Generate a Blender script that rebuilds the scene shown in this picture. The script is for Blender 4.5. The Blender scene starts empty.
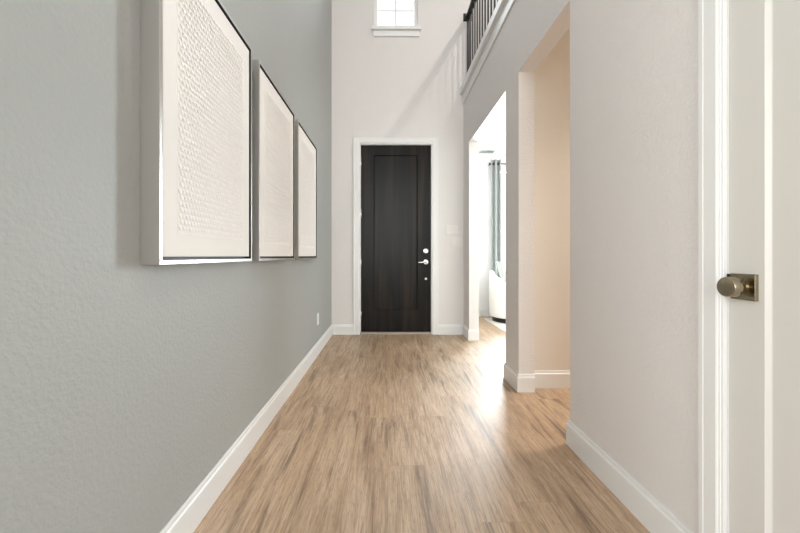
import bpy, bmesh, math, random
from mathutils import Vector, Matrix

S = bpy.context.scene
COL = S.collection
PI = math.pi
random.seed(7)

# ------------------------------------------------------------------ camera
FPX = 355.0
EYE = 1.02
cam_data = bpy.data.cameras.new('camera')
cam_data.sensor_width = 36.0
cam_data.lens = FPX / 800 * 36
cam_data.shift_x = 12.0 / 800
cam_data.shift_y = -10.5 / 800
cam_data.clip_start = 0.02
cam = bpy.data.objects.new('camera', cam_data)
cam.location = (0, 0, EYE)
cam.rotation_euler = (PI / 2, 0, 0)
COL.objects.link(cam)
S.camera = cam

# ------------------------------------------------------------------ exposure / world
S.view_settings.view_transform = 'Standard'
S.view_settings.look = 'None'
S.view_settings.gamma = 1.0
S.view_settings.use_curve_mapping = False
S.view_settings.exposure = 0.46
S.cycles.max_bounces = 12
S.cycles.diffuse_bounces = 6
S.cycles.glossy_bounces = 4
S.cycles.transparent_max_bounces = 12
S.cycles.sample_clamp_indirect = 6.0
S.cycles.use_denoising = True

world = bpy.data.worlds.new('overcast_sky')
S.world = world
world.use_nodes = True
wn = world.node_tree.nodes
wn['Background'].inputs[0].default_value = (0.93, 0.97, 1.0, 1)
wn['Background'].inputs[1].default_value = 1.25


def area(name, loc, aim, size, power, color, size_y=None, shape='RECTANGLE', spread=PI):
    d = bpy.data.lights.new(name, 'AREA')
    d.shape = shape
    d.size = size
    if size_y:
        d.size_y = size_y
    d.energy = power
    d.color = color
    d.spread = spread
    o = bpy.data.objects.new(name, d)
    o.location = loc
    o.rotation_euler = Vector(aim).to_track_quat('-Z', 'Y').to_euler()
    COL.objects.link(o)
    return o


# window daylight, passage and loft ceiling lamps, plus the added fills marked below
DAY = (0.90, 0.96, 1.0)
WARM = (1.0, 0.91, 0.80)
area('daylight_foyer_window', (0.10, 4.90, 4.45), (0, -1, 0), 0.60, 11, (0.86, 0.93, 1.0), 0.85)
area('daylight_living_window', (2.40, 6.28, 1.50), (-0.25, -1, -0.05), 0.86, 240, (0.86, 0.94, 1.0), 2.0)
area('daylight_living_side_window', (5.28, 4.40, 1.45), (-1, 0, 0), 2.4, 55, DAY, 2.0)
area('great_room_rear_fill', (0.40, -6.35, 2.55), (0, 1, 0), 6.4, 330, (1.0, 0.99, 0.98), 4.0)  # added fill from behind the viewer, lights the hall frontally
area('great_room_side_fill', (-4.30, -3.3, 2.3), (1, 0, 0), 4.0, 255, (1.0, 0.982, 0.962), 3.4)  # added side fill, brightens the right wall and side door
area('passage_ceiling_lamp', (2.55, 2.30, 2.815), (0, 0, -1), 0.50, 24, WARM, shape='DISK', spread=2.0)
area('loft_ceiling_lamp', (1.95, 2.60, 5.56), (0, 0, -1), 0.16, 34, (1.0, 0.95, 0.90), shape='DISK')
area('foyer_ceiling_fill', (0.12, 1.90, 5.56), (0, 0, -1), 0.9, 11, (1.0, 0.98, 0.96), shape='DISK')  # added overhead fill, no fixture modelled


# ------------------------------------------------------------------ materials
def new_mat(name):
    m = bpy.data.materials.new(name)
    m.use_nodes = True
    nt = m.node_tree
    return m, nt, nt.nodes['Principled BSDF']


def N(nt, kind, **kw):
    n = nt.nodes.new(kind)
    for k, v in kw.items():
        setattr(n, k, v)
    return n


def plain(name, rgb, rough=0.5, metal=0.0, bump=None, bstr=0.1, vary=0.0, vscale=8.0):
    m, nt, b = new_mat(name)
    b.inputs['Base Color'].default_value = (*rgb, 1)
    b.inputs['Roughness'].default_value = rough
    b.inputs['Metallic'].default_value = metal
    tc = N(nt, 'ShaderNodeTexCoord')
    if bump:
        no = N(nt, 'ShaderNodeTexNoise')
        no.inputs['Scale'].default_value = bump
        no.inputs['Detail'].default_value = 3
        nt.links.new(tc.outputs['Object'], no.inputs['Vector'])
        bp = N(nt, 'ShaderNodeBump')
        bp.inputs['Strength'].default_value = bstr
        bp.inputs['Distance'].default_value = 0.004
        nt.links.new(no.outputs['Fac'], bp.inputs['Height'])
        nt.links.new(bp.outputs['Normal'], b.inputs['Normal'])
    if vary:
        no2 = N(nt, 'ShaderNodeTexNoise')
        no2.inputs['Scale'].default_value = vscale
        no2.inputs['Detail'].default_value = 4
        nt.links.new(tc.outputs['Object'], no2.inputs['Vector'])
        mx = N(nt, 'ShaderNodeMix', data_type='RGBA')
        mx.inputs['A'].default_value = (*[c * (1 - vary) for c in rgb], 1)
        mx.inputs['B'].default_value = (*[min(1, c * (1 + vary)) for c in rgb], 1)
        nt.links.new(no2.outputs['Fac'], mx.inputs['Factor'])
        nt.links.new(mx.outputs['Result'], b.inputs['Base Color'])
    return m


M = {}
M['paint_grey'] = plain('grey_green_wall_paint', (0.360, 0.371, 0.360), 0.62, bump=80, bstr=0.6, vary=0.02)
M['paint_greige'] = plain('pale_greige_wall_paint', (0.71, 0.685, 0.675), 0.65, bump=78, bstr=0.65, vary=0.015)
M['paint_cream'] = plain('cream_wall_paint', (0.71, 0.665, 0.61), 0.65, bump=110, bstr=0.25)
M['paint_white'] = plain('white_wall_paint', (0.80, 0.79, 0.775), 0.65, bump=110, bstr=0.2)
M['ceiling'] = plain('ceiling_paint', (0.82, 0.81, 0.80), 0.8, bump=80, bstr=0.2)
M['trim'] = plain('white_trim_paint', (0.75, 0.755, 0.75), 0.34, vary=0.01)
M['door_paint'] = plain('door_paint', (0.62, 0.605, 0.575), 0.35, vary=0.01)
M['chrome'] = plain('satin_nickel', (0.72, 0.71, 0.69), 0.22, 1.0, vary=0.03)
M['nickel'] = plain('brushed_warm_nickel', (0.35, 0.30, 0.215), 0.2, 1.0, bump=240, bstr=0.03, vary=0.08, vscale=30)
M['black_metal'] = plain('black_metal', (0.018, 0.017, 0.016), 0.4, 0.2, vary=0.05)
M['dark'] = plain('dark_metal', (0.02, 0.02, 0.02), 0.5, 0.5, vary=0.05)
M['silver'] = plain('silver_frame', (0.47, 0.45, 0.425), 0.33, 0.75, bump=300, bstr=0.04, vary=0.02)
M['liner'] = plain('black_liner', (0.015, 0.015, 0.017), 0.5, vary=0.05)
M['canvas'] = plain('white_canvas', (0.80, 0.775, 0.745), 0.8, bump=600, bstr=0.08)
M['paper'] = plain('curled_paper', (0.87, 0.84, 0.815), 0.8, vary=0.03, vscale=40)
M['plastic'] = plain('white_plastic', (0.80, 0.80, 0.79), 0.35, vary=0.01)
M['curtain'] = plain('grey_curtain_fabric', (0.31, 0.325, 0.32), 0.9, bump=500, bstr=0.15, vary=0.04)
M['upholstery'] = plain('white_upholstery', (0.82, 0.80, 0.77), 0.9, bump=350, bstr=0.2, vary=0.02)
M['pillow'] = plain('light_grey_cushion', (0.62, 0.62, 0.60), 0.9, bump=250, bstr=0.4, vary=0.15, vscale=30)
M['rug'] = plain('cream_rug', (0.72, 0.68, 0.62), 0.95, bump=260, bstr=0.6, vary=0.08, vscale=40)
M['vent'] = plain('vent_enamel', (0.55, 0.56, 0.57), 0.5, vary=0.02)
M['threshold'] = plain('bronze_threshold', (0.42, 0.36, 0.30), 0.4, 0.4, vary=0.05)
M['concrete'] = plain('exterior_ground', (0.5, 0.5, 0.48), 0.9, vary=0.1)


def glass_mat():
    m = bpy.data.materials.new('clear_glass')
    m.use_nodes = True
    nt = m.node_tree
    nt.nodes.clear()
    out = N(nt, 'ShaderNodeOutputMaterial')
    tr = N(nt, 'ShaderNodeBsdfTransparent')
    tr.inputs[0].default_value = (0.97, 0.985, 0.98, 1)
    gl = N(nt, 'ShaderNodeBsdfGlossy')
    gl.inputs['Roughness'].default_value = 0.02
    fr = N(nt, 'ShaderNodeFresnel')
    fr.inputs['IOR'].default_value = 1.3
    mx = N(nt, 'ShaderNodeMixShader')
    nt.links.new(fr.outputs[0], mx.inputs[0])
    nt.links.new(tr.outputs[0], mx.inputs[1])
    nt.links.new(gl.outputs[0], mx.inputs[2])
    nt.links.new(mx.outputs[0], out.inputs[0])
    return m


M['plate'] = plain('greige_switch_plastic', (0.75, 0.73, 0.71), 0.35, vary=0.01)
M['glass'] = glass_mat()


def ramp(nt, stops):
    r = N(nt, 'ShaderNodeValToRGB')
    el = r.color_ramp.elements
    while len(el) < len(stops):
        el.new(0.5)
    for e, (p, c) in zip(el, stops):
        e.position = p
        e.color = (*c, 1)
    return r


def floor_mat():
    m, nt, b = new_mat('oak_plank_floor')
    L = nt.links.new
    tc = N(nt, 'ShaderNodeTexCoord')
    sep = N(nt, 'ShaderNodeSeparateXYZ')
    L(tc.outputs['Object'], sep.inputs[0])
    uv = N(nt, 'ShaderNodeCombineXYZ')          # planks run along Y
    L(sep.outputs['Y'], uv.inputs['X'])
    L(sep.outputs['X'], uv.inputs['Y'])
    row = N(nt, 'ShaderNodeMath', operation='DIVIDE')
    L(sep.outputs['X'], row.inputs[0])
    row.inputs[1].default_value = 0.178
    rfl = N(nt, 'ShaderNodeMath', operation='FLOOR')
    L(row.outputs[0], rfl.inputs[0])
    wh = N(nt, 'ShaderNodeTexWhiteNoise', noise_dimensions='1D')
    L(rfl.outputs[0], wh.inputs['W'])
    shf = N(nt, 'ShaderNodeMath', operation='MULTIPLY_ADD')
    L(wh.outputs['Value'], shf.inputs[0])
    shf.inputs[1].default_value = 1.22
    L(sep.outputs['Y'], shf.inputs[2])
    L(shf.outputs[0], uv.inputs['X'])
    br = N(nt, 'ShaderNodeTexBrick')
    br.offset = 0.0
    br.inputs['Color1'].default_value = (0, 0, 0, 1)
    br.inputs['Color2'].default_value = (1, 1, 1, 1)
    br.inputs['Mortar'].default_value = (0.5, 0.5, 0.5, 1)
    br.inputs['Scale'].default_value = 1.0
    br.inputs['Mortar Size'].default_value = 0.0009
    br.inputs['Mortar Smooth'].default_value = 0.3
    br.inputs['Brick Width'].default_value = 1.22
    br.inputs['Row Height'].default_value = 0.178
    L(uv.outputs[0], br.inputs['Vector'])
    # per-plank offset so the grain breaks at each joint
    off = N(nt, 'ShaderNodeVectorMath', operation='SCALE')
    L(br.outputs['Color'], off.inputs[0])
    off.inputs['Scale'].default_value = 13.0
    add = N(nt, 'ShaderNodeVectorMath', operation='ADD')
    L(tc.outputs['Object'], add.inputs[0])
    L(off.outputs[0], add.inputs[1])

    def stretched(sx, sy, detail, rough, dist):
        mp = N(nt, 'ShaderNodeMapping')
        mp.inputs['Scale'].default_value = (sx, sy, 1)
        L(add.outputs[0], mp.inputs['Vector'])
        n = N(nt, 'ShaderNodeTexNoise')
        n.inputs['Scale'].default_value = 1.0
        n.inputs['Detail'].default_value = detail
        n.inputs['Roughness'].default_value = rough
        n.inputs['Distortion'].default_value = dist
        L(mp.outputs[0], n.inputs['Vector'])
        return n

    def mul(a, bcol, fac):
        m_ = N(nt, 'ShaderNodeMix', data_type='RGBA', blend_type='MULTIPLY')
        m_.inputs['Factor'].default_value = fac
        L(a, m_.inputs['A'])
        L(bcol, m_.inputs['B'])
        return m_.outputs['Result']
    broad = stretched(7, 1.3, 3, 0.55, 1.2)
    blot = stretched(22, 1.5, 6, 0.64, 0.9)
    streak = stretched(75, 2.6, 5, 0.62, 0.4)
    fine = stretched(240, 7, 3, 0.6, 0.15)
    pore = stretched(170, 26, 2, 0.5, 0.0)
    base = ramp(nt, [(0.30, (0.395, 0.260, 0.155)), (0.52, (0.485, 0.340, 0.220)), (0.75, (0.56, 0.416, 0.292))])
    L(broad.outputs['Fac'], base.inputs['Fac'])
    bl = ramp(nt, [(0.32, (0.34, 0.32, 0.32)), (0.39, (0.68, 0.65, 0.64)), (0.47, (1, 1, 1)), (0.75, (1.06, 1.07, 1.09))])
    L(blot.outputs['Fac'], bl.inputs['Fac'])
    st = ramp(nt, [(0.34, (0.62, 0.58, 0.55)), (0.44, (0.93, 0.915, 0.90)), (0.54, (1.03, 1.03, 1.03)), (0.75, (1.16, 1.17, 1.19))])
    L(streak.outputs['Fac'], st.inputs['Fac'])
    fi = ramp(nt, [(0.34, (0.62, 0.60, 0.585)), (0.62, (1.14, 1.14, 1.14))])
    L(fine.outputs['Fac'], fi.inputs['Fac'])
    grain = mul(mul(mul(base.outputs['Color'], bl.outputs['Color'], 0.9), st.outputs['Color'], 0.7), fi.outputs['Color'], 0.75)
    po = ramp(nt, [(0.34, (0.50, 0.46, 0.44)), (0.43, (1, 1, 1))])
    L(pore.outputs['Fac'], po.inputs['Fac'])
    grain = mul(grain, po.outputs['Color'], 0.45)
    tone = ramp(nt, [(0.0, (0.95, 0.945, 0.94)), (1.0, (1.05, 1.045, 1.04))])
    L(br.outputs['Color'], tone.inputs['Fac'])
    m3 = N(nt, 'ShaderNodeMix', data_type='RGBA', blend_type='MULTIPLY')
    m3.inputs['Factor'].default_value = 1.0
    L(grain, m3.inputs['A'])
    L(tone.outputs['Color'], m3.inputs['B'])
    m4 = N(nt, 'ShaderNodeMix', data_type='RGBA', blend_type='MULTIPLY')
    m4.inputs['B'].default_value = (0.72, 0.68, 0.65, 1)
    L(br.outputs['Fac'], m4.inputs['Factor'])
    L(m3.outputs['Result'], m4.inputs['A'])
    L(m4.outputs['Result'], b.inputs['Base Color'])
    b.inputs['Roughness'].default_value = 0.50
    b.inputs['Specular IOR Level'].default_value = 1.0
    sub = N(nt, 'ShaderNodeMath', operation='SUBTRACT')
    L(fine.outputs['Fac'], sub.inputs[0])
    L(br.outputs['Fac'], sub.inputs[1])
    bp = N(nt, 'ShaderNodeBump')
    bp.inputs['Strength'].default_value = 0.16
    bp.inputs['Distance'].default_value = 0.002
    L(sub.outputs[0], bp.inputs['Height'])
    L(bp.outputs['Normal'], b.inputs['Normal'])
    return m


M['floor'] = floor_mat()


def dark_wood():
    m, nt, b = new_mat('espresso_stained_wood')
    L = nt.links.new
    tc = N(nt, 'ShaderNodeTexCoord')
    mp = N(nt, 'ShaderNodeMapping')
    mp.inputs['Scale'].default_value = (14, 14, 0.8)
    L(tc.outputs['Object'], mp.inputs['Vector'])
    n = N(nt, 'ShaderNodeTexNoise')
    n.inputs['Scale'].default_value = 1.0
    n.inputs['Detail'].default_value = 5
    n.inputs['Distortion'].default_value = 0.6
    L(mp.outputs[0], n.inputs['Vector'])
    r = ramp(nt, [(0.30, (0.004, 0.004, 0.004)), (0.5, (0.009, 0.0075, 0.0065)), (0.75, (0.026, 0.018, 0.013))])
    L(n.outputs['Fac'], r.inputs['Fac'])
    L(r.outputs['Color'], b.inputs['Base Color'])
    b.inputs['Roughness'].default_value = 0.28
    b.inputs['Specular IOR Level'].default_value = 0.15
    bp = N(nt, 'ShaderNodeBump')
    bp.inputs['Strength'].default_value = 0.05
    bp.inputs['Distance'].default_value = 0.002
    L(n.outputs['Fac'], bp.inputs['Height'])
    L(bp.outputs['Normal'], b.inputs['Normal'])
    return m


M['dark_wood'] = dark_wood()


# ------------------------------------------------------------------ mesh helpers
class MB:
    """collects shapes in world coordinates and links them as ONE mesh object"""

    def __init__(self):
        self.bm = bmesh.new()

    def box(self, x0, x1, y0, y1, z0, z1, bevel=0.0, seg=2):
        bm = self.bm
        r = bmesh.ops.create_cube(bm, size=1.0)
        vs = r['verts']
        c = Vector(((x0 + x1) / 2, (y0 + y1) / 2, (z0 + z1) / 2))
        d = (x1 - x0, y1 - y0, z1 - z0)
        for v in vs:
            v.co = Vector((v.co.x * d[0], v.co.y * d[1], v.co.z * d[2])) + c
        if bevel:
            es = list({e for v in vs for e in v.link_edges})
            bmesh.ops.bevel(bm, geom=es, offset=bevel, segments=seg, profile=0.5, affect='EDGES')
        return self

    def lathe(self, origin, axis, prof, seg=32):
        """prof: (radius, distance along axis) from start to end"""
        bm = self.bm
        q = Vector(axis).to_track_quat('Z', 'Y')
        o = Vector(origin)
        rings = []
        for r, h in prof:
            if r < 1e-6:
                rings.append([bm.verts.new(o + q @ Vector((0, 0, h)))])
            else:
                rings.append([bm.verts.new(o + q @ Vector((r * math.cos(2 * PI * i / seg), r * math.sin(2 * PI * i / seg), h))) for i in range(seg)])
        for a, b in zip(rings, rings[1:]):
            for i in range(seg):
                j = (i + 1) % seg
                if len(a) == 1 and len(b) == 1:
                    continue
                if len(a) == 1:
                    bm.faces.new((a[0], b[i], b[j]))
                elif len(b) == 1:
                    bm.faces.new((a[i], a[j], b[0]))
                else:
                    bm.faces.new((a[i], a[j], b[j], b[i]))
        return self

    def tube(self, pts, r, seg=12):
        bm = self.bm
        pts = [Vector(p) for p in pts]
        rings = []
        up = None
        for i, p in enumerate(pts):
            t = (pts[min(i + 1, len(pts) - 1)] - pts[max(i - 1, 0)]).normalized()
            if up is None:
                up = Vector((0, 0, 1)) if abs(t.z) < 0.9 else Vector((1, 0, 0))
            s = t.cross(up).normalized()
            up = s.cross(t).normalized()
            rad = r[i] if isinstance(r, (list, tuple)) else r
            rings.append([bm.verts.new(p + (s * math.cos(2 * PI * k / seg) + up * math.sin(2 * PI * k / seg)) * rad) for k in range(seg)])
        for a, b in zip(rings, rings[1:]):
            for k in range(seg):
                j = (k + 1) % seg
                bm.faces.new((a[k], a[j], b[j], b[k]))
        bm.faces.new(rings[0][::-1])
        bm.faces.new(rings[-1])
        return self

    def loft(self, loops, caps=True, closed=True):
        """loops: equal-length lists of points; skins between successive loops"""
        bm = self.bm
        R = [[bm.verts.new(p) for p in l] for l in loops]
        n = len(R[0])
        for a, b in zip(R, R[1:]):
            for i in range(n if closed else n - 1):
                j = (i + 1) % n
                bm.faces.new((a[i], a[j], b[j], b[i]))
        if caps:
            bm.faces.new(R[0][::-1])
            bm.faces.new(R[-1])
        return self

    def build(self, name, mat, parent=None, smooth=False, recalc=True):
        if recalc:
            bmesh.ops.recalc_face_normals(self.bm, faces=self.bm.faces)
        me = bpy.data.meshes.new(name)
        if parent is not None:
            for v in self.bm.verts:
                v.co -= parent.matrix_world.translation if False else Vector(parent['_w'])
        self.bm.to_mesh(me)
        self.bm.free()
        me.materials.append(mat)
        if smooth:
            me.polygons.foreach_set('use_smooth', [True] * len(me.polygons))
            me.set_sharp_from_angle(angle=math.radians(38))
        o = bpy.data.objects.new(name, me)
        COL.objects.link(o)
        if parent is not None:
            o.parent = parent
            o['_w'] = tuple(parent['_w'])
        else:
            o['_w'] = (0.0, 0.0, 0.0)
        return o


def tag(o, label=None, cat=None, group=None, kind=None):
    for k, v in (('label', label), ('category', cat), ('group', group), ('kind', kind)):
        if v:
            o[k] = v
    return o


def empty(name, loc, label, cat, group=None, kind=None):
    o = bpy.data.objects.new(name, None)
    o.empty_display_size = 0.1
    o.location = loc
    o['_w'] = tuple(loc)
    COL.objects.link(o)
    return tag(o, label, cat, group, kind)


def struct(name, mb, mat, label, cat, smooth=False):
    return tag(mb.build(name, mat, smooth=smooth), label, cat, kind='structure')


# ------------------------------------------------------------------ key measures
XL, XR, XR2 = -0.733, 0.982, 1.10        # hall faces, far side of right wall
YB = 4.613                                # front-door wall
Y_NJ, Y_P0, Y_P1, Y_FJ = 1.915, 2.668, 2.962, 4.30
ZH = 2.405                                # header height
YGL = 0.20                                # left wall's near end
YG = -0.72                                # hall mouth behind the viewer
ZC = 5.60                                 # double-height ceiling
ZW = 3.11                                 # wall under the loft edge
YL = 6.03                                 # living room far wall
XE = 5.0                                  # living room side wall
LZ = 2.74                                 # low ceilings
PZ = 2.84                                 # side passage ceiling

# ------------------------------------------------------------------ shell
struct('floor', MB().box(-4.0, XE, -6.0, YL, -0.12, 0.0), M['floor'],
       'light brown oak plank floor running down the hall to the front door', 'floor')
struct('wall_left', MB().box(XL - 0.12, XL, YGL, YB, 0, ZC), M['paint_grey'],
       'textured grey-green wall behind the three framed artworks', 'wall')

DX0, DX1, DZ = -0.364, 0.566, 2.472       # front door opening
WX0, WX1, WZ0, WZ1 = -0.186, 0.388, 3.99, 5.02
b = MB()
b.box(XL - 0.12, DX0, YB, YB + 0.13, 0, DZ)
b.box(DX1, XR2, YB, YB + 0.13, 0, DZ)
b.box(XL - 0.12, XR2, YB, YB + 0.13, DZ, WZ0)
b.box(XL - 0.12, WX0, YB, YB + 0.13, WZ0, WZ1)
b.box(WX1, XR2, YB, YB + 0.13, WZ0, WZ1)
b.box(XL - 0.12, XR2, YB, YB + 0.13, WZ1, ZC)
b.box(XR2, 4.2, YB, YB + 0.13, LZ + 0.12, ZC)
struct('wall_back', b, M['paint_greige'], 'pale two-storey wall with the dark front door and small high window', 'wall')

D2Y0, D2Y1, D2Z = 0.245, 1.0275, 2.45      # side door opening
b = MB()
b.box(XR, XR2, YG, D2Y0, 0, ZW)
b.box(XR, XR2, D2Y1, Y_NJ, 0, ZW)
b.box(XR, XR2, D2Y0, D2Y1, D2Z, ZW)
b.box(XR, XR2, Y_NJ, Y_P0, ZH, ZW)
b.box(XR, XR2, Y_P0, Y_P1, 0, ZW)
b.box(XR, XR2, Y_P1, Y_FJ, ZH - 0.005, ZW)
b.box(XR, XR2, Y_FJ, YB, 0, ZW)
struct('wall_right', b, M['paint_greige'], 'pale greige right-hand hall wall with two tall openings', 'wall')

struct('wall_passage', MB().box(XR2, 3.6, 2.753, 2.87, 0, PZ), M['paint_cream'],
       'warm cream wall seen through the nearer opening of the right side', 'wall')
b = MB()
b.box(XR2, 3.6, 1.70, 1.82, 0, PZ)
b.box(3.6, 3.72, 1.70, 2.87, 0, PZ)
struct('wall_passage_end', b, M['paint_cream'], 'unseen cream walls closing the side passage', 'wall')
struct('ceiling_passage', MB().box(XR2, 3.72, 1.70, 2.86, PZ, PZ + 0.015), M['ceiling'], 'side passage ceiling', 'ceiling')

# living room
LWX0, LWX1, LWZ0, LWZ1 = 1.85, 2.87, 0.50, 2.50
b = MB()
b.box(XR2 - 0.1, LWX0, YL, YL + 0.13, 0, LZ)
b.box(LWX1, XE + 0.12, YL, YL + 0.13, 0, LZ)
b.box(LWX0, LWX1, YL, YL + 0.13, 0, LWZ0)
b.box(LWX0, LWX1, YL, YL + 0.13, LWZ1, LZ)
b.box(XR2 - 0.1, XR2, YB + 0.13, YL, 0, LZ)
struct('wall_living_far', b, M['paint_white'], 'white living room wall behind the armchair and curtain', 'wall')
b = MB()
LSY0, LSY1, LSZ0, LSZ1 = 3.2, 5.6, 0.45, 2.45
b.box(XE, XE + 0.12, 2.75, LSY0, 0, LZ)
b.box(XE, XE + 0.12, LSY1, YL, 0, LZ)
b.box(XE, XE + 0.12, LSY0, LSY1, 0, LSZ0)
b.box(XE, XE + 0.12, LSY0, LSY1, LSZ1, LZ)
b.box(3.72, XE, 2.75, 2.87, 0, LZ)
struct('wall_living_side', b, M['paint_white'], 'unseen white living room side wall with a wide window', 'wall')
b = MB()
b.box(XR2, XE + 0.12, 2.87, YL + 0.13, LZ, LZ + 0.1)
struct('ceiling_living', b, M['ceiling'], 'white living room ceiling holding the air vent', 'ceiling')

# loft and high ceiling
struct('floor_loft', MB().box(XR2, 4.2, YG, YB, LZ + 0.12, 3.17), M['trim'], 'loft floor slab behind the railing', 'floor')
b = MB()
b.box(4.2, 4.32, YG, YB + 0.13, 2.86, ZC)
b.box(XR, 4.32, YG - 0.12, YG, 0, ZC)
struct('wall_loft', b, M['paint_greige'], 'unseen loft walls behind the railing', 'wall')
struct('ceiling', MB().box(-4.12, 4.32, -6.12, YB + 0.13, ZC, ZC + 0.12), M['ceiling'], 'white ceiling high above the two-storey foyer', 'ceiling')

# great room behind the viewer
b = MB()
b.box(-4.0, XL - 0.12, YGL, YGL + 0.12, 0, ZC)
b.box(4.2, 4.32, -6.0, YG - 0.12, 0, ZC)
struct('wall_great_room', b, M['paint_greige'], 'unseen great room walls behind the viewer', 'wall')
GX0, GX1, GZ0, GZ1 = -2.8, 3.6, 0.55, 4.55
b = MB()
b.box(-4.12, GX0, -6.12, -6.0, 0, ZC)
b.box(GX1, 4.32, -6.12, -6.0, 0, ZC)
b.box(GX0, GX1, -6.12, -6.0, 0, GZ0)
b.box(GX0, GX1, -6.12, -6.0, GZ1, ZC)
struct('wall_great_room_rear', b, M['paint_greige'], 'unseen great room wall around the added rear fill window', 'wall')
SY0, SY1, SZ0, SZ1 = -5.3, -1.3, 0.6, 4.0
b = MB()
b.box(-4.12, -4.0, -6.0, SY0, 0, ZC)
b.box(-4.12, -4.0, SY1, YGL + 0.12, 0, ZC)
b.box(-4.12, -4.0, SY0, SY1, 0, SZ0)
b.box(-4.12, -4.0, SY0, SY1, SZ1, ZC)
struct('wall_great_room_side', b, M['paint_greige'], 'unseen great room side wall around the added fill window', 'wall')


# ------------------------------------------------------------------ windows
def window(name, axis, a0, a1, z0, z1, p0, p1, nx, nz, label, fw=0.045, bar=0.012, pane_at=0.5):
    """axis 'x': spans x at y in [p0,p1]; axis 'y': spans y at x in [p0,p1]"""
    def bx(mb, u0, u1, d0, d1, w0, w1, bev=0.0):
        if axis == 'x':
            mb.box(u0, u1, d0, d1, w0, w1, bev)
        else:
            mb.box(d0, d1, u0, u1, w0, w1, bev)
    mid = p0 + (p1 - p0) * pane_at
    loc = ((a0 + a1) / 2, mid, z0) if axis == 'x' else (mid, (a0 + a1) / 2, z0)
    w = empty(name, loc, label, 'window', kind='structure')
    f = MB()
    bx(f, a0, a0 + fw, mid - 0.03, mid + 0.03, z0, z1, 0.003)
    bx(f, a1 - fw, a1, mid - 0.03, mid + 0.03, z0, z1, 0.003)
    bx(f, a0 + fw, a1 - fw, mid - 0.03, mid + 0.03, z0, z0 + fw * 0.3, 0.002)
    bx(f, a0 + fw, a1 - fw, mid - 0.03, mid + 0.03, z1 - fw, z1, 0.003)
    f.build('window_frame', M['trim'], w)
    i0, i1, k0, k1 = a0 + fw, a1 - fw, z0 + fw * 0.3, z1 - fw
    g = MB()
    bx(g, i0, i1, mid - 0.003, mid + 0.003, k0, k1)
    g.build('pane', M['glass'], w)
    for i in range(1, nx):
        u = i0 + (i1 - i0) * i / nx
        q = MB()
        bx(q, u - bar / 2, u + bar / 2, mid - 0.012, mid - 0.0035, k0, k1)
        q.build('muntin', M['trim'], w)
    for i in range(1, nz):
        u = k0 + (k1 - k0) * i / nz
        q = MB()
        bx(q, i0, i1, mid - 0.0115, mid - 0.004, u - bar / 2, u + bar / 2)
        q.build('muntin', M['trim'], w)
    return w


w1 = window('window_1', 'x', WX0, WX1, WZ0, WZ1, YB, YB + 0.13, 2, 4,
            'small bright window with white grid high above the front door', fw=0.05, bar=0.022, pane_at=0.55)
b = MB()
b.box(-0.212, 0.427, YB - 0.045, YB + 0.036, WZ0 - 0.045, WZ0 - 0.001, 0.004)
b.build('window_sill', M['trim'], w1)
b = MB()
b.box(-0.190, 0.408, YB - 0.018, YB - 0.0005, WZ0 - 0.122, WZ0 - 0.046, 0.004)
b.build('apron', M['trim'], w1)
window('window_2', 'x', LWX0, LWX1, LWZ0, LWZ1, YL, YL + 0.13, 2, 1, 'bright living room window beside the grey curtain')
window('window_3', 'y', LSY0, LSY1, LSZ0, LSZ1, XE, XE + 0.12, 3, 1, 'unseen living room side window')
window('window_4', 'x', GX0, GX1, GZ0, GZ1, -6.12, -6.0, 4, 2, 'unseen tall great room window added for frontal fill light', fw=0.06, bar=0.05)  # unseen opening added for the rear fill light
window('window_5', 'y', SY0, SY1, SZ0, SZ1, -4.12, -4.0, 3, 2, 'unseen great room side window added to light the right wall', fw=0.06, bar=0.05)  # unseen opening added for the side fill light


# ------------------------------------------------------------------ baseboards
BP = [(0.0, 0.0), (0.014, 0.0), (0.014, 0.104), (0.0125, 0.112), (0.0085, 0.116), (0.0075, 0.128), (0.0055, 0.133), (0.0, 0.133)]


def sweep_base(path, out, closed=False):
    """path of plan points; out=+1 offsets to the left of travel, -1 to the right"""
    mb = MB()
    n = len(path)
    P = [Vector(p) for p in path]
    loops = []
    for i in range(n):
        d0 = (P[i] - P[i - 1]).normalized() if i else None
        d1 = (P[i + 1] - P[i]).normalized() if i < n - 1 else None
        if d0 is None:
            d0 = d1
        if d1 is None:
            d1 = d0
        n0 = Vector((-d0.y, d0.x)) * out
        n1 = Vector((-d1.y, d1.x)) * out
        m = (n0 + n1)
        m = m / max(1e-6, m.dot(n0))
        loops.append([(P[i].x + m.x * o, P[i].y + m.y * o, z) for o, z in BP])
    mb.loft(loops)
    return mb


E = 0.0006
CASW = 0.086


def baseboard(name, path, out, label):
    return struct(name, sweep_base(path, out), M['trim'], label, 'baseboard')


baseboard('baseboard_left', [(XL + E, YGL), (XL + E, YB - E)], -1, 'long white baseboard along the grey-green left wall')
baseboard('baseboard_back', [(XL + 0.016, YB - E), (DX0 - CASW - 0.001, YB - E)], -1, 'short white baseboard between left wall and front door casing')
baseboard('baseboard_corner', [(DX1 + CASW + 0.001, YB - E), (XR - E, YB - E), (XR - E, Y_FJ - E), (XR2, Y_FJ - E)], -1,
          'white baseboard between front door casing and far opening, wrapping the jamb')
baseboard('baseboard_pier', [(XR2, Y_P1 + E), (XR - E, Y_P1 + E), (XR - E, Y_P0 - E), (XR2 - E, Y_P0 - E), ], -1,
          'white baseboard wrapping the pier between the two openings')
baseboard('baseboard_passage', [(XR2 + 0.016, 2.753 - E), (3.6, 2.753 - E)], -1, 'white baseboard along the warm cream passage wall')
baseboard('baseboard_right', [(XR2, Y_NJ + E), (XR - E, Y_NJ + E), (XR - E, D2Y1 + CASW * 0.86 + 0.001)], -1,
          'white baseboard on the near right wall up to the white side door')
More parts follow.
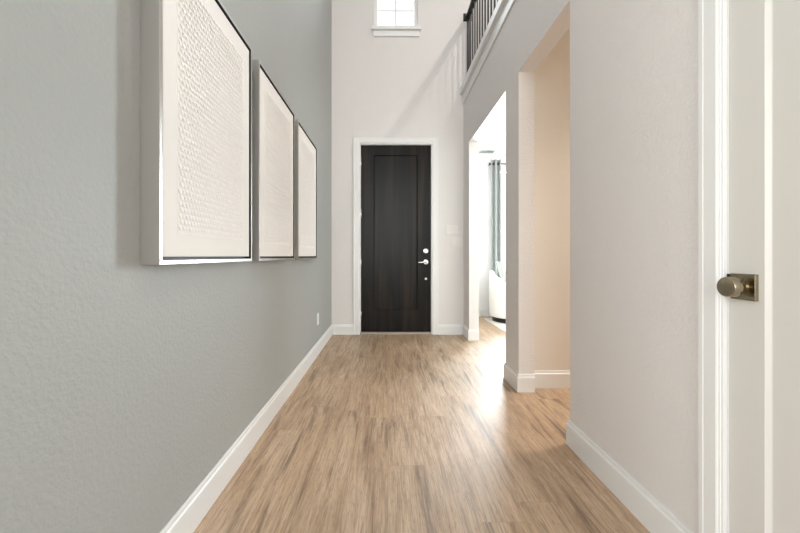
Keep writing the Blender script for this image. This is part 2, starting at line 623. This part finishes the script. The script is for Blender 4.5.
baseboard('baseboard_living', [(XR2 + 0.001, YL - E), (XE - 0.001, YL - E)], -1, 'white baseboard along the living room far wall')

# ------------------------------------------------------------------ casings
CP = [(0.0, 0.0), (0.0, 0.009), (0.0025, 0.0105), (0.008, 0.0105), (0.010, 0.0135), (0.014, 0.0135), (0.017, 0.0165), (0.021, 0.018),
      (0.066, 0.018), (0.069, 0.0195), (CASW - 0.002, 0.0195), (CASW, 0.0175), (CASW, 0.0)]


def casing(a0, a1, zt, to3d, k0=1.0):
    mb = MB()
    loops = []
    for k in range(4):
        l = []
        for u, w in CP:
            u *= k0
            a, z = [(a0 - u, 0.001), (a0 - u, zt + u), (a1 + u, zt + u), (a1 + u, 0.001)][k]
            l.append(to3d(a, z, w))
        loops.append(l)
    mb.loft(loops)
    return mb


struct('trim_1', casing(DX0, DX1, DZ, lambda a, z, w: (a, YB - E - w, z)), M['trim'], 'white casing around the dark front door', 'door casing')
struct('trim_2', casing(D2Y0, D2Y1, D2Z, lambda a, z, w: (XR - E - w, a, z), 0.86), M['trim'], 'white casing around the white side door on the right', 'door casing')
# trim under the loft railing
b = MB()
b.box(XR - 0.0135, XR - E, 0.6, YB - E, 2.989, 3.109, 0.003)
struct('trim_3', b, M['trim'], 'white fascia board below the loft railing cap', 'trim')
b = MB()
b.box(0.935, XR2 + 0.03, 0.6, YB - E, 3.112, 3.192, 0.006)
b.box(0.928, 0.985, YB - 0.016, YB - E, 3.193, 3.275, 0.003)
struct('trim_4', b, M['trim'], 'white projecting cap ledge carrying the loft railing', 'trim')


# ------------------------------------------------------------------ doors
def slab_mesh(a0, a1, z0, z1, p0, p1, zb, zt, depth, thick, groove, to3d):
    """flat door leaf with one recessed panel; front face at w=0, into the leaf is +w"""
    bm = bmesh.new()

    def rect(u0, u1, v0, v1, w):
        return [bm.verts.new(to3d(u, v, w)) for u, v in ((u0, v0), (u1, v0), (u1, v1), (u0, v1))]

    def ring(A, B):
        for i in range(4):
            j = (i + 1) % 4
            bm.faces.new((A[i], A[j], B[j], B[i]))
    ch = 0.002
    back = rect(a0, a1, z0, z1, thick)
    o1 = rect(a0, a1, z0, z1, ch)
    o2 = rect(a0 + ch, a1 - ch, z0 + ch, z1 - ch, 0)
    g = 0.0
    i1 = rect(p0, p1, zb, zt, 0)
    steps = [i1]
    for du, w in groove:
        steps.append(rect(p0 + du, p1 - du, zb + du, zt - du, w))
    ring(back, o1)
    ring(o1, o2)
    ring(o2, i1)
    for A, B in zip(steps, steps[1:]):
        ring(A, B)
    bm.faces.new(steps[-1])
    bm.faces.new(back)
    mb = MB()
    mb.bm.free()
    mb.bm = bm
    return mb


# jambs are part of the door unit
YD = 4.632
d1 = empty('door_1', (0.1, YD, 0), 'dark espresso wood front door at the end of the hall', 'door', kind='structure')
j = MB()
j.box(DX0 + 0.0005, DX0 + 0.008, YB + 0.001, YB + 0.128, 0.03, DZ - 0.0005)
j.box(DX1 - 0.006, DX1 - 0.0005, YB + 0.001, YB + 0.128, 0.03, DZ - 0.0005)
j.box(DX0 + 0.008, DX1 - 0.006, YB + 0.001, YB + 0.128, DZ - 0.006, DZ - 0.0005)
tag(j.build('jamb', M['trim'], d1), 'white door jamb')
FX0, FX1 = -0.353, 0.558
slab_mesh(FX0, FX1, 0.032, DZ - 0.008, -0.189, 0.387, 0.313, 2.338, 0.012, 0.045,
          [(0.013, 0.011), (0.017, 0.011)],
          lambda a, z, w: (a, YD + w, z)).build('door_leaf', M['dark_wood'], d1)
t = MB()
t.box(DX0 + 0.001, DX1 - 0.001, YB - 0.012, YB + 0.12, 0.0005, 0.029, 0.004)
tag(t.build('threshold', M['threshold'], d1), 'worn brown metal threshold strip')
for z in (0.25, 0.93, 1.575, 2.25):
    h = MB()
    h.lathe((FX0 - 0.001, YD - 0.008, z - 0.05), (0, 0, 1), [(0, 0), (0.006, 0), (0.0075, 0.003), (0.0075, 0.097), (0.006, 0.1), (0, 0.1)], 14)
    tag(h.build('hinge', M['chrome'], d1, smooth=True), 'satin nickel hinge barrel')
hx = 0.494
h = MB()
h.lathe((hx, YD, 1.085), (0, -1, 0), [(0, 0), (0.033, 0), (0.033, 0.006), (0.030, 0.011), (0.021, 0.012), (0.019, 0.016), (0, 0.016)], 32)
db = h.build('deadbolt', M['chrome'], d1, smooth=True)
h = MB()
h.box(hx - 0.015, hx + 0.015, YD - 0.030, YD - 0.0155, 1.080, 1.090, 0.002)
h.build('thumb_turn', M['chrome'], db)
h = MB()
h.lathe((hx, YD, 0.942), (0, -1, 0), [(0, 0), (0.034, 0), (0.034, 0.006), (0.030, 0.011), (0.013, 0.013), (0.012, 0.045), (0, 0.046)], 32)
lv = h.build('handle', M['chrome'], d1, smooth=True)
h = MB()
h.tube([(hx, YD - 0.043, 0.942), (hx - 0.03, YD - 0.045, 0.941), (hx - 0.07, YD - 0.045, 0.938), (hx - 0.102, YD - 0.043, 0.936)],
       [0.011, 0.010, 0.009, 0.006])
h.build('lever', M['chrome'], lv, smooth=True)
h = MB()
h.lathe((hx, YD, 0.722), (0, -1, 0), [(0, 0), (0.016, 0), (0.016, 0.004), (0.011, 0.010), (0, 0.012)], 24)
tag(h.build('bolt_cover', M['plastic'], d1, smooth=True), 'small white round cover below the lever')

XD = 0.984
d2 = empty('door_2', (XD, 0.63, 0), 'white painted side door with a nickel knob at the right', 'door', kind='structure')
slab_mesh(D2Y0 + 0.004, D2Y1 - 0.0035, 0.012, D2Z - 0.005, D2Y0 + 0.09, 0.9275, 0.22, 2.33, 0.012, 0.04,
          [(0.001, 0.002), (0.0085, 0.009), (0.011, 0.010)],
          lambda a, z, w: (XD + w, a, z)).build('door_leaf', M['door_paint'], d2)
j = MB()
j.box(XR + 0.001, XR2 - 0.001, D2Y1 - 0.003, D2Y1 - 0.0005, 0.001, D2Z - 0.001)
j.box(XR + 0.001, XR2 - 0.001, D2Y0 + 0.0005, D2Y0 + 0.003, 0.001, D2Z - 0.001)
j.box(XR + 0.001, XR2 - 0.001, D2Y0 + 0.003, D2Y1 - 0.003, D2Z - 0.004, D2Z - 0.001)
j.build('jamb', M['trim'], d2)
kz, ky = 0.935, 0.9755
h = MB()
h.box(XD - 0.011, XD, ky - 0.034, ky + 0.034, kz - 0.036, kz + 0.036, 0.0015)
h.build('rose', M['nickel'], d2)
h = MB()
h.lathe((XD - 0.011, ky, kz), (-1, 0, 0),
        [(0.0155, 0), (0.0155, 0.004), (0.012, 0.006), (0.0115, 0.014), (0.014, 0.016), (0.022, 0.018), (0.0265, 0.021), (0.0275, 0.024),
         (0.0275, 0.043), (0.0262, 0.0455), (0.0235, 0.0462), (0.0, 0.0462)], 40)
tag(h.build('knob', M['nickel'], d2, smooth=True), 'cylindrical brushed nickel knob with a flat face')
h = MB()
h.box(XD - 0.008, XD + 0.002, D2Y1 - 0.0095, D2Y1 - 0.004, kz + 0.020, kz + 0.034, 0.001)
tag(h.build('latch', M['dark'], d2), 'small dark latch at the door edge')


# ------------------------------------------------------------------ framed artworks
def artwork(y0, label):
    X0 = XL + 0.001                       # back on the wall
    XF = -0.675                           # front lip
    W, z0, z1 = 0.715, 0.994, 2.049
    y1 = y0 + W
    a = empty('framed_artwork', (X0, (y0 + y1) / 2, z0), label, 'framed art', 'three framed textured artworks on the left wall')
    lip = 0.0125
    f = MB()
    prof = [(0, 0.0), (0, XF - X0 - 0.001), (0.001, XF - X0), (lip, XF - X0), (lip, 0.004), (lip, 0.0)]
    loops = []
    for k in range(5):
        l = []
        for u, w in prof:
            yy, zz = [(y0 + u, z0 + u), (y1 - u, z0 + u), (y1 - u, z1 - u), (y0 + u, z1 - u), (y0 + u, z0 + u)][k]
            l.append((X0 + w, yy, zz))
        loops.append(l)
    f.loft(loops, caps=False)
    bmesh.ops.remove_doubles(f.bm, verts=f.bm.verts, dist=1e-6)
    tag(f.build('frame', M['silver'], a), 'slim silver frame')
    g = MB()
    g.box(X0 + 0.001, X0 + 0.030, y0 + lip + 0.0005, y1 - lip - 0.0005, z0 + lip + 0.0005, z1 - lip - 0.0005)
    q0, q1, v0, v1, t_ = y0 + lip + 0.0004, y1 - lip - 0.0004, z0 + lip + 0.0004, z1 - lip - 0.0004, 0.0018
    xl = XF - 0.0012
    g.box(X0 + 0.0295, xl, q0, q0 + t_, v0, v1)
    g.box(X0 + 0.0295, xl, q1 - t_, q1, v0, v1)
    g.box(X0 + 0.0295, xl, q0 + t_, q1 - t_, v0, v0 + t_)
    g.box(X0 + 0.0295, xl, q0 + t_, q1 - t_, v1 - t_, v1)
    tag(g.build('liner', M['liner'], a), 'black gap inside the frame')
    gap = 0.011
    c0, c1, e0, e1 = y0 + lip + gap, y1 - lip - gap, z0 + lip + gap, z1 - lip - gap
    c = MB()
    xc = XF - 0.006
    c.box(X0 + 0.0305, xc, c0, c1, e0, e1, 0.002)
    cv = c.build('canvas', M['canvas'], a)
    # rows of small curled paper scallops, one pattern mesh
    r0, r1, s0, s1 = c0 + 0.078, c1 - 0.074, e0 + 0.082, e1 - 0.082
    r = MB()
    r.box(xc + 0.0002, xc + 0.0012, r0 - 0.004, r1 + 0.004, s0 - 0.008, s1 + 0.004)
    rows = 42
    cols = 25
    dz = (s1 - s0) / rows
    dy = (r1 - r0) / (cols + 0.5)
    rnd = random.Random(int(y0 * 1000))
    bm = r.bm
    for i in range(rows):
        zc = s0 + (i + 1.0) * dz
        for q in range(cols):
            yc = r0 + (q + 0.5 + (0.5 if i % 2 else 0)) * dy
            hw = dy * 0.44
            tip = 0.0050 + rnd.uniform(-0.0016, 0.0016)
            dp = rnd.uniform(-0.0012, 0.0012)
            K = 5
            hinge = []
            lips = []
            for k in range(K):
                t_ = -1 + 2 * k / (K - 1)
                hinge.append(bm.verts.new((xc + 0.0011, yc + t_ * hw, zc)))
                lips.append(bm.verts.new((xc + 0.0018 + tip * (1 - 0.55 * t_ * t_), yc + t_ * hw * 0.92,
                                          zc - dz * 0.80 * math.sqrt(max(0.0, 1 - 0.86 * t_ * t_)) + dp)))
            for k in range(K - 1):
                bm.faces.new((hinge[k], hinge[k + 1], lips[k + 1], lips[k]))
    rel = r.build('paper_relief', M['paper'], a, recalc=False)
    tag(rel, 'raised field of small white paper scallops')
    return a


artwork(1.049, 'framed white textured art nearest the viewer on the grey-green wall')
artwork(1.859, 'middle one of the three silver-framed white textured artworks')
artwork(2.669, 'framed white textured art closest to the front door')


# ------------------------------------------------------------------ outlet and switches
o = empty('wall_outlet', (XL + 0.001, 3.69, 0.365), 'white wall outlet low on the grey-green wall near the front door', 'outlet')
b = MB()
b.box(XL + 0.0005, XL + 0.007, 3.652, 3.728, 0.305, 0.425, 0.002)
b.build('cover_plate', M['plastic'], o)
for z in (0.345, 0.385):
    b = MB()
    b.box(XL + 0.0065, XL + 0.009, 3.673, 3.707, z - 0.015, z + 0.015, 0.001)
    b.build('socket', M['plastic'], o)


def switch(x0, x1, z0, z1, gangs, label):
    s = empty('light_switch', ((x0 + x1) / 2, YB - 0.001, z0), label, 'light switch', 'light switches beside the front door')
    p = MB()
    p.box(x0, x1, YB - 0.009, YB - 0.0005, z0, z1, 0.0025)
    p.build('cover_plate', M['plate'], s)
    for g in range(gangs):
        cx = x0 + (x1 - x0) * (g + 0.5) / gangs
        r = MB()
        zm = (z0 + z1) / 2
        hw = 0.0165
        r.loft([[(cx - hw, YB - 0.0085, zm - 0.033), (cx - hw, YB - 0.0105, zm - 0.033), (cx - hw, YB - 0.0115, zm), (cx - hw, YB - 0.0145, zm + 0.033), (cx - hw, YB - 0.0085, zm + 0.033)],
                [(cx + hw, YB - 0.0085, zm - 0.033), (cx + hw, YB - 0.0105, zm - 0.033), (cx + hw, YB - 0.0115, zm), (cx + hw, YB - 0.0145, zm + 0.033), (cx + hw, YB - 0.0085, zm + 0.033)]])
        r.build('rocker', M['plate'], s)


switch(0.755, 0.912, 1.300, 1.420, 3, 'upper white switch plate between front door and far opening')
switch(0.812, 0.966, 1.142, 1.262, 3, 'lower white switch plate, just under the other one by the door')

# ------------------------------------------------------------------ loft railing
XRL = 1.040
r = empty('loft_railing', (XRL, 2.6, 3.193), 'black metal railing with slim balusters on the loft edge', 'railing')
b = MB()
b.box(XRL - 0.030, XRL + 0.030, 0.7, YB - 0.014, 4.095, 4.140, 0.008)
b.build('handrail', M['black_metal'], r)
b = MB()
b.box(XRL - 0.062, XRL + 0.045, YB - 0.0135, YB - 0.0005, 4.065, 4.165, 0.003)
b.box(XRL - 0.046, XRL + 0.034, YB - 0.024, YB - 0.0145, 4.080, 4.152, 0.003)
b.build('rosette', M['black_metal'], r)
b = MB()
b.box(XRL - 0.019, XRL + 0.019, YB - 0.045, YB - 0.007, 3.193, 4.094, 0.003)
b.build('half_newel', M['black_metal'], r)
b = MB()
b.box(XRL - 0.0165, XRL + 0.0165, 0.7, YB - 0.046, 4.082, 4.0945, 0.001)
b.build('top_channel', M['black_metal'], r)
y = YB - 0.14
base_bal = None
while y > 1.7:
    if base_bal is None:
        b = MB()
        b.box(XRL - 0.008, XRL + 0.008, y - 0.008, y + 0.008, 3.193, 4.082)
        b.box(XRL - 0.014, XRL + 0.014, y - 0.014, y + 0.014, 3.1935, 3.212, 0.003)
        base_bal = b.build('baluster', M['black_metal'], r)
        yb0 = y
    else:
        c = base_bal.copy()
        c.location.y += y - yb0
        COL.objects.link(c)
        c.parent = r
    y -= 0.112

# ------------------------------------------------------------------ living room things
v = empty('air_vent', (1.625, 5.84, LZ - 0.012), 'grey slatted air vent in the living room ceiling', 'air vent')
b = MB()
for x0, x1, y0, y1 in ((1.50, 1.75, 5.75, 5.765), (1.50, 1.75, 5.915, 5.93), (1.50, 1.515, 5.765, 5.915), (1.735, 1.75, 5.765, 5.915)):
    b.box(x0, x1, y0, y1, LZ - 0.010, LZ - 0.0005)
b.build('vent_frame', M['vent'], v)
for k in range(7):
    y0 = 5.770 + k * 0.0205
    b = MB()
    b.loft([[(1.516, y0, LZ - 0.009), (1.516, y0 + 0.002, LZ - 0.009), (1.516, y0 + 0.014, LZ - 0.001), (1.516, y0 + 0.012, LZ - 0.001)],
            [(1.734, y0, LZ - 0.009), (1.734, y0 + 0.002, LZ - 0.009), (1.734, y0 + 0.014, LZ - 0.001), (1.734, y0 + 0.012, LZ - 0.001)]])
    b.build('slat', M['vent'], v)

ZR = 2.565
YC_ROD = 5.955
rod = empty('curtain_rod', (2.7, YC_ROD, ZR), 'dark curtain rod above the living room window', 'curtain rod')
b = MB()
b.tube([(1.703, YC_ROD, ZR), (3.10, YC_ROD, ZR)], 0.011, 14)
b.build('rod', M['dark'], rod, smooth=True)
for x, s in ((1.703, -1), (3.10, 1)):
    b = MB()
    b.lathe((x, YC_ROD, ZR), (s, 0, 0), [(0.011, 0), (0.016, 0.002), (0.016, 0.01), (0.009, 0.014), (0, 0.016)], 16)
    b.build('finial', M['dark'], rod, smooth=True)
for x in (1.709, 3.06):
    b = MB()
    b.tube([(x, YC_ROD, ZR - 0.010), (x, YL - 0.001, ZR - 0.010)], 0.006, 10)
    b.build('bracket', M['dark'], rod, smooth=True)

YC, AMP, NPL = 5.955, 0.026, 2.0
CX0, CW = 1.722, 0.165
cu = empty('curtain', (CX0 + CW / 2, YC, 0.03), 'grey grommet curtain panel gathered at the left of the living window', 'curtain')
b = MB()
NF = 48
zs = [0.03, 0.9, 1.8, 2.50, ZR - 0.018, ZR + 0.018, 2.635]


def fold(t_):
    ph = t_ * NPL * 2 * PI
    return CX0 + CW * t_ + 0.008 * math.sin(ph * 2), YC - AMP * math.cos(ph)


for d in (-0.0015, 0.0015):
    vv = [[b.bm.verts.new((fold(i / NF)[0], fold(i / NF)[1] + d, z)) for i in range(NF + 1)] for z in zs]
    for k in range(len(zs) - 1):
        for i in range(NF):
            if k == 4 and (i % 12) in (4, 5, 6, 7):   # the eyelet openings the rod runs through
                continue
            b.bm.faces.new((vv[k][i], vv[k][i + 1], vv[k + 1][i + 1], vv[k + 1][i]))
b.build('panel', M['curtain'], cu, smooth=True)
for k in range(4):
    t_ = (k + 0.5) / 4
    x, yy = fold(t_)
    b = MB()
    slope = AMP * math.sin(t_ * NPL * 2 * PI) * NPL * 2 * PI / CW
    nrm = Vector((slope, -1, 0)).normalized()
    b.lathe(Vector((x, yy, ZR)) - nrm * 0.004, nrm, [(0.017, 0), (0.026, 0.0), (0.027, 0.004), (0.026, 0.008), (0.017, 0.008), (0.017, 0.0)], 20)
    b.build('grommet', M['dark'], cu, smooth=True)

# tub armchair, back towards the wall, seen from its side
cx, cy, rad = 1.955, 5.545, 0.365
ch = empty('armchair', (cx, cy, 0), 'white upholstered tub armchair by the living room window', 'armchair')
face = math.radians(-15)                 # direction the seat faces
b = MB()
NS = 40
outer = []
loops = []
for i in range(NS + 1):
    a_ = face + math.radians(48) + (2 * PI - math.radians(96)) * i / NS
    rel = abs(i / NS - 0.5) * 2          # 0 at the back, 1 at the arm fronts
    top = 0.79 - 0.34 * rel
    ca, sa = math.cos(a_), math.sin(a_)
    pts = []
    for rr, z in ((rad * 0.95, 0.085), (rad * 0.985, 0.10), (rad, 0.3), (rad * 1.0, top - 0.05), (rad * 0.985, top - 0.018), (rad * 0.93, top),
                  (rad * 0.83, top), (rad * 0.775, top - 0.018), (rad * 0.75, top - 0.05), (rad * 0.75, 0.3), (rad * 0.75, 0.10), (rad * 0.78, 0.085)):
        pts.append((cx + rr * ca, cy + rr * sa, z))
    loops.append(pts)
b.loft(loops)
b.build('shell', M['upholstery'], ch, smooth=True)
b = MB()
b.lathe((cx, cy, 0.0905), (0, 0, 1), [(0, 0), (rad * 0.735, 0), (rad * 0.74, 0.01), (rad * 0.74, 0.21), (0, 0.21)], 40)
b.build('seat_base', M['upholstery'], ch, smooth=True)
b = MB()
b.lathe((cx, cy, 0.3015), (0, 0, 1), [(0, 0), (rad * 0.70, 0), (rad * 0.735, 0.02), (rad * 0.735, 0.10), (rad * 0.70, 0.125), (rad * 0.5, 0.138), (0, 0.142)], 40)
b.build('seat_cushion', M['upholstery'], ch, smooth=True)
b = MB()
b.lathe((cx, cy, 0.0105), (0, 0, 1), [(0, 0), (rad * 0.86, 0), (rad * 0.86, 0.074), (0, 0.074)], 40)
tag(b.build('plinth', M['dark'], ch, smooth=True), 'dark recessed base')

# cushion on the chair
b = MB()
NP = 18
pc = Vector((1.815, 5.53, 0.705))
nrm = Vector((0.93, -0.05, 0.33)).normalized()
ux = Vector((0, 0, 1)).cross(nrm).normalized()
uz = nrm.cross(ux)
grid = {}
for sgn in (1, -1):
    for i in range(NP + 1):
        for k in range(NP + 1):
            u = -1 + 2 * i / NP
            w = -1 + 2 * k / NP
            edge = (1 - u ** 4) * (1 - w ** 4)
            if edge < 1e-9 and (i, k, 1) in grid:
                grid[(i, k, sgn)] = grid[(i, k, 1)]
                continue
            pinch = 1 - 0.06 * (1 - abs(u * w))
            th = 0.042 * max(0, edge) ** 0.5
            p = pc + ux * (u * 0.155 * pinch) + uz * (w * 0.25 * pinch) + nrm * (sgn * th)
            grid[(i, k, sgn)] = b.bm.verts.new(p)
    for i in range(NP):
        for k in range(NP):
            b.bm.faces.new([grid[(i, k, sgn)], grid[(i + 1, k, sgn)], grid[(i + 1, k + 1, sgn)], grid[(i, k + 1, sgn)]])
tag(b.build('cushion', M['pillow'], smooth=True), 'pale grey cushion propped up inside the white armchair', 'cushion')

b = MB()
b.box(1.56, 4.2, 3.4, 5.80, 0.0005, 0.010, 0.003)
tag(b.build('rug', M['rug']), 'cream rug on the living room floor beside the armchair', 'rug')

for ob in list(bpy.data.objects):
    if '_w' in ob.keys():
        del ob['_w']
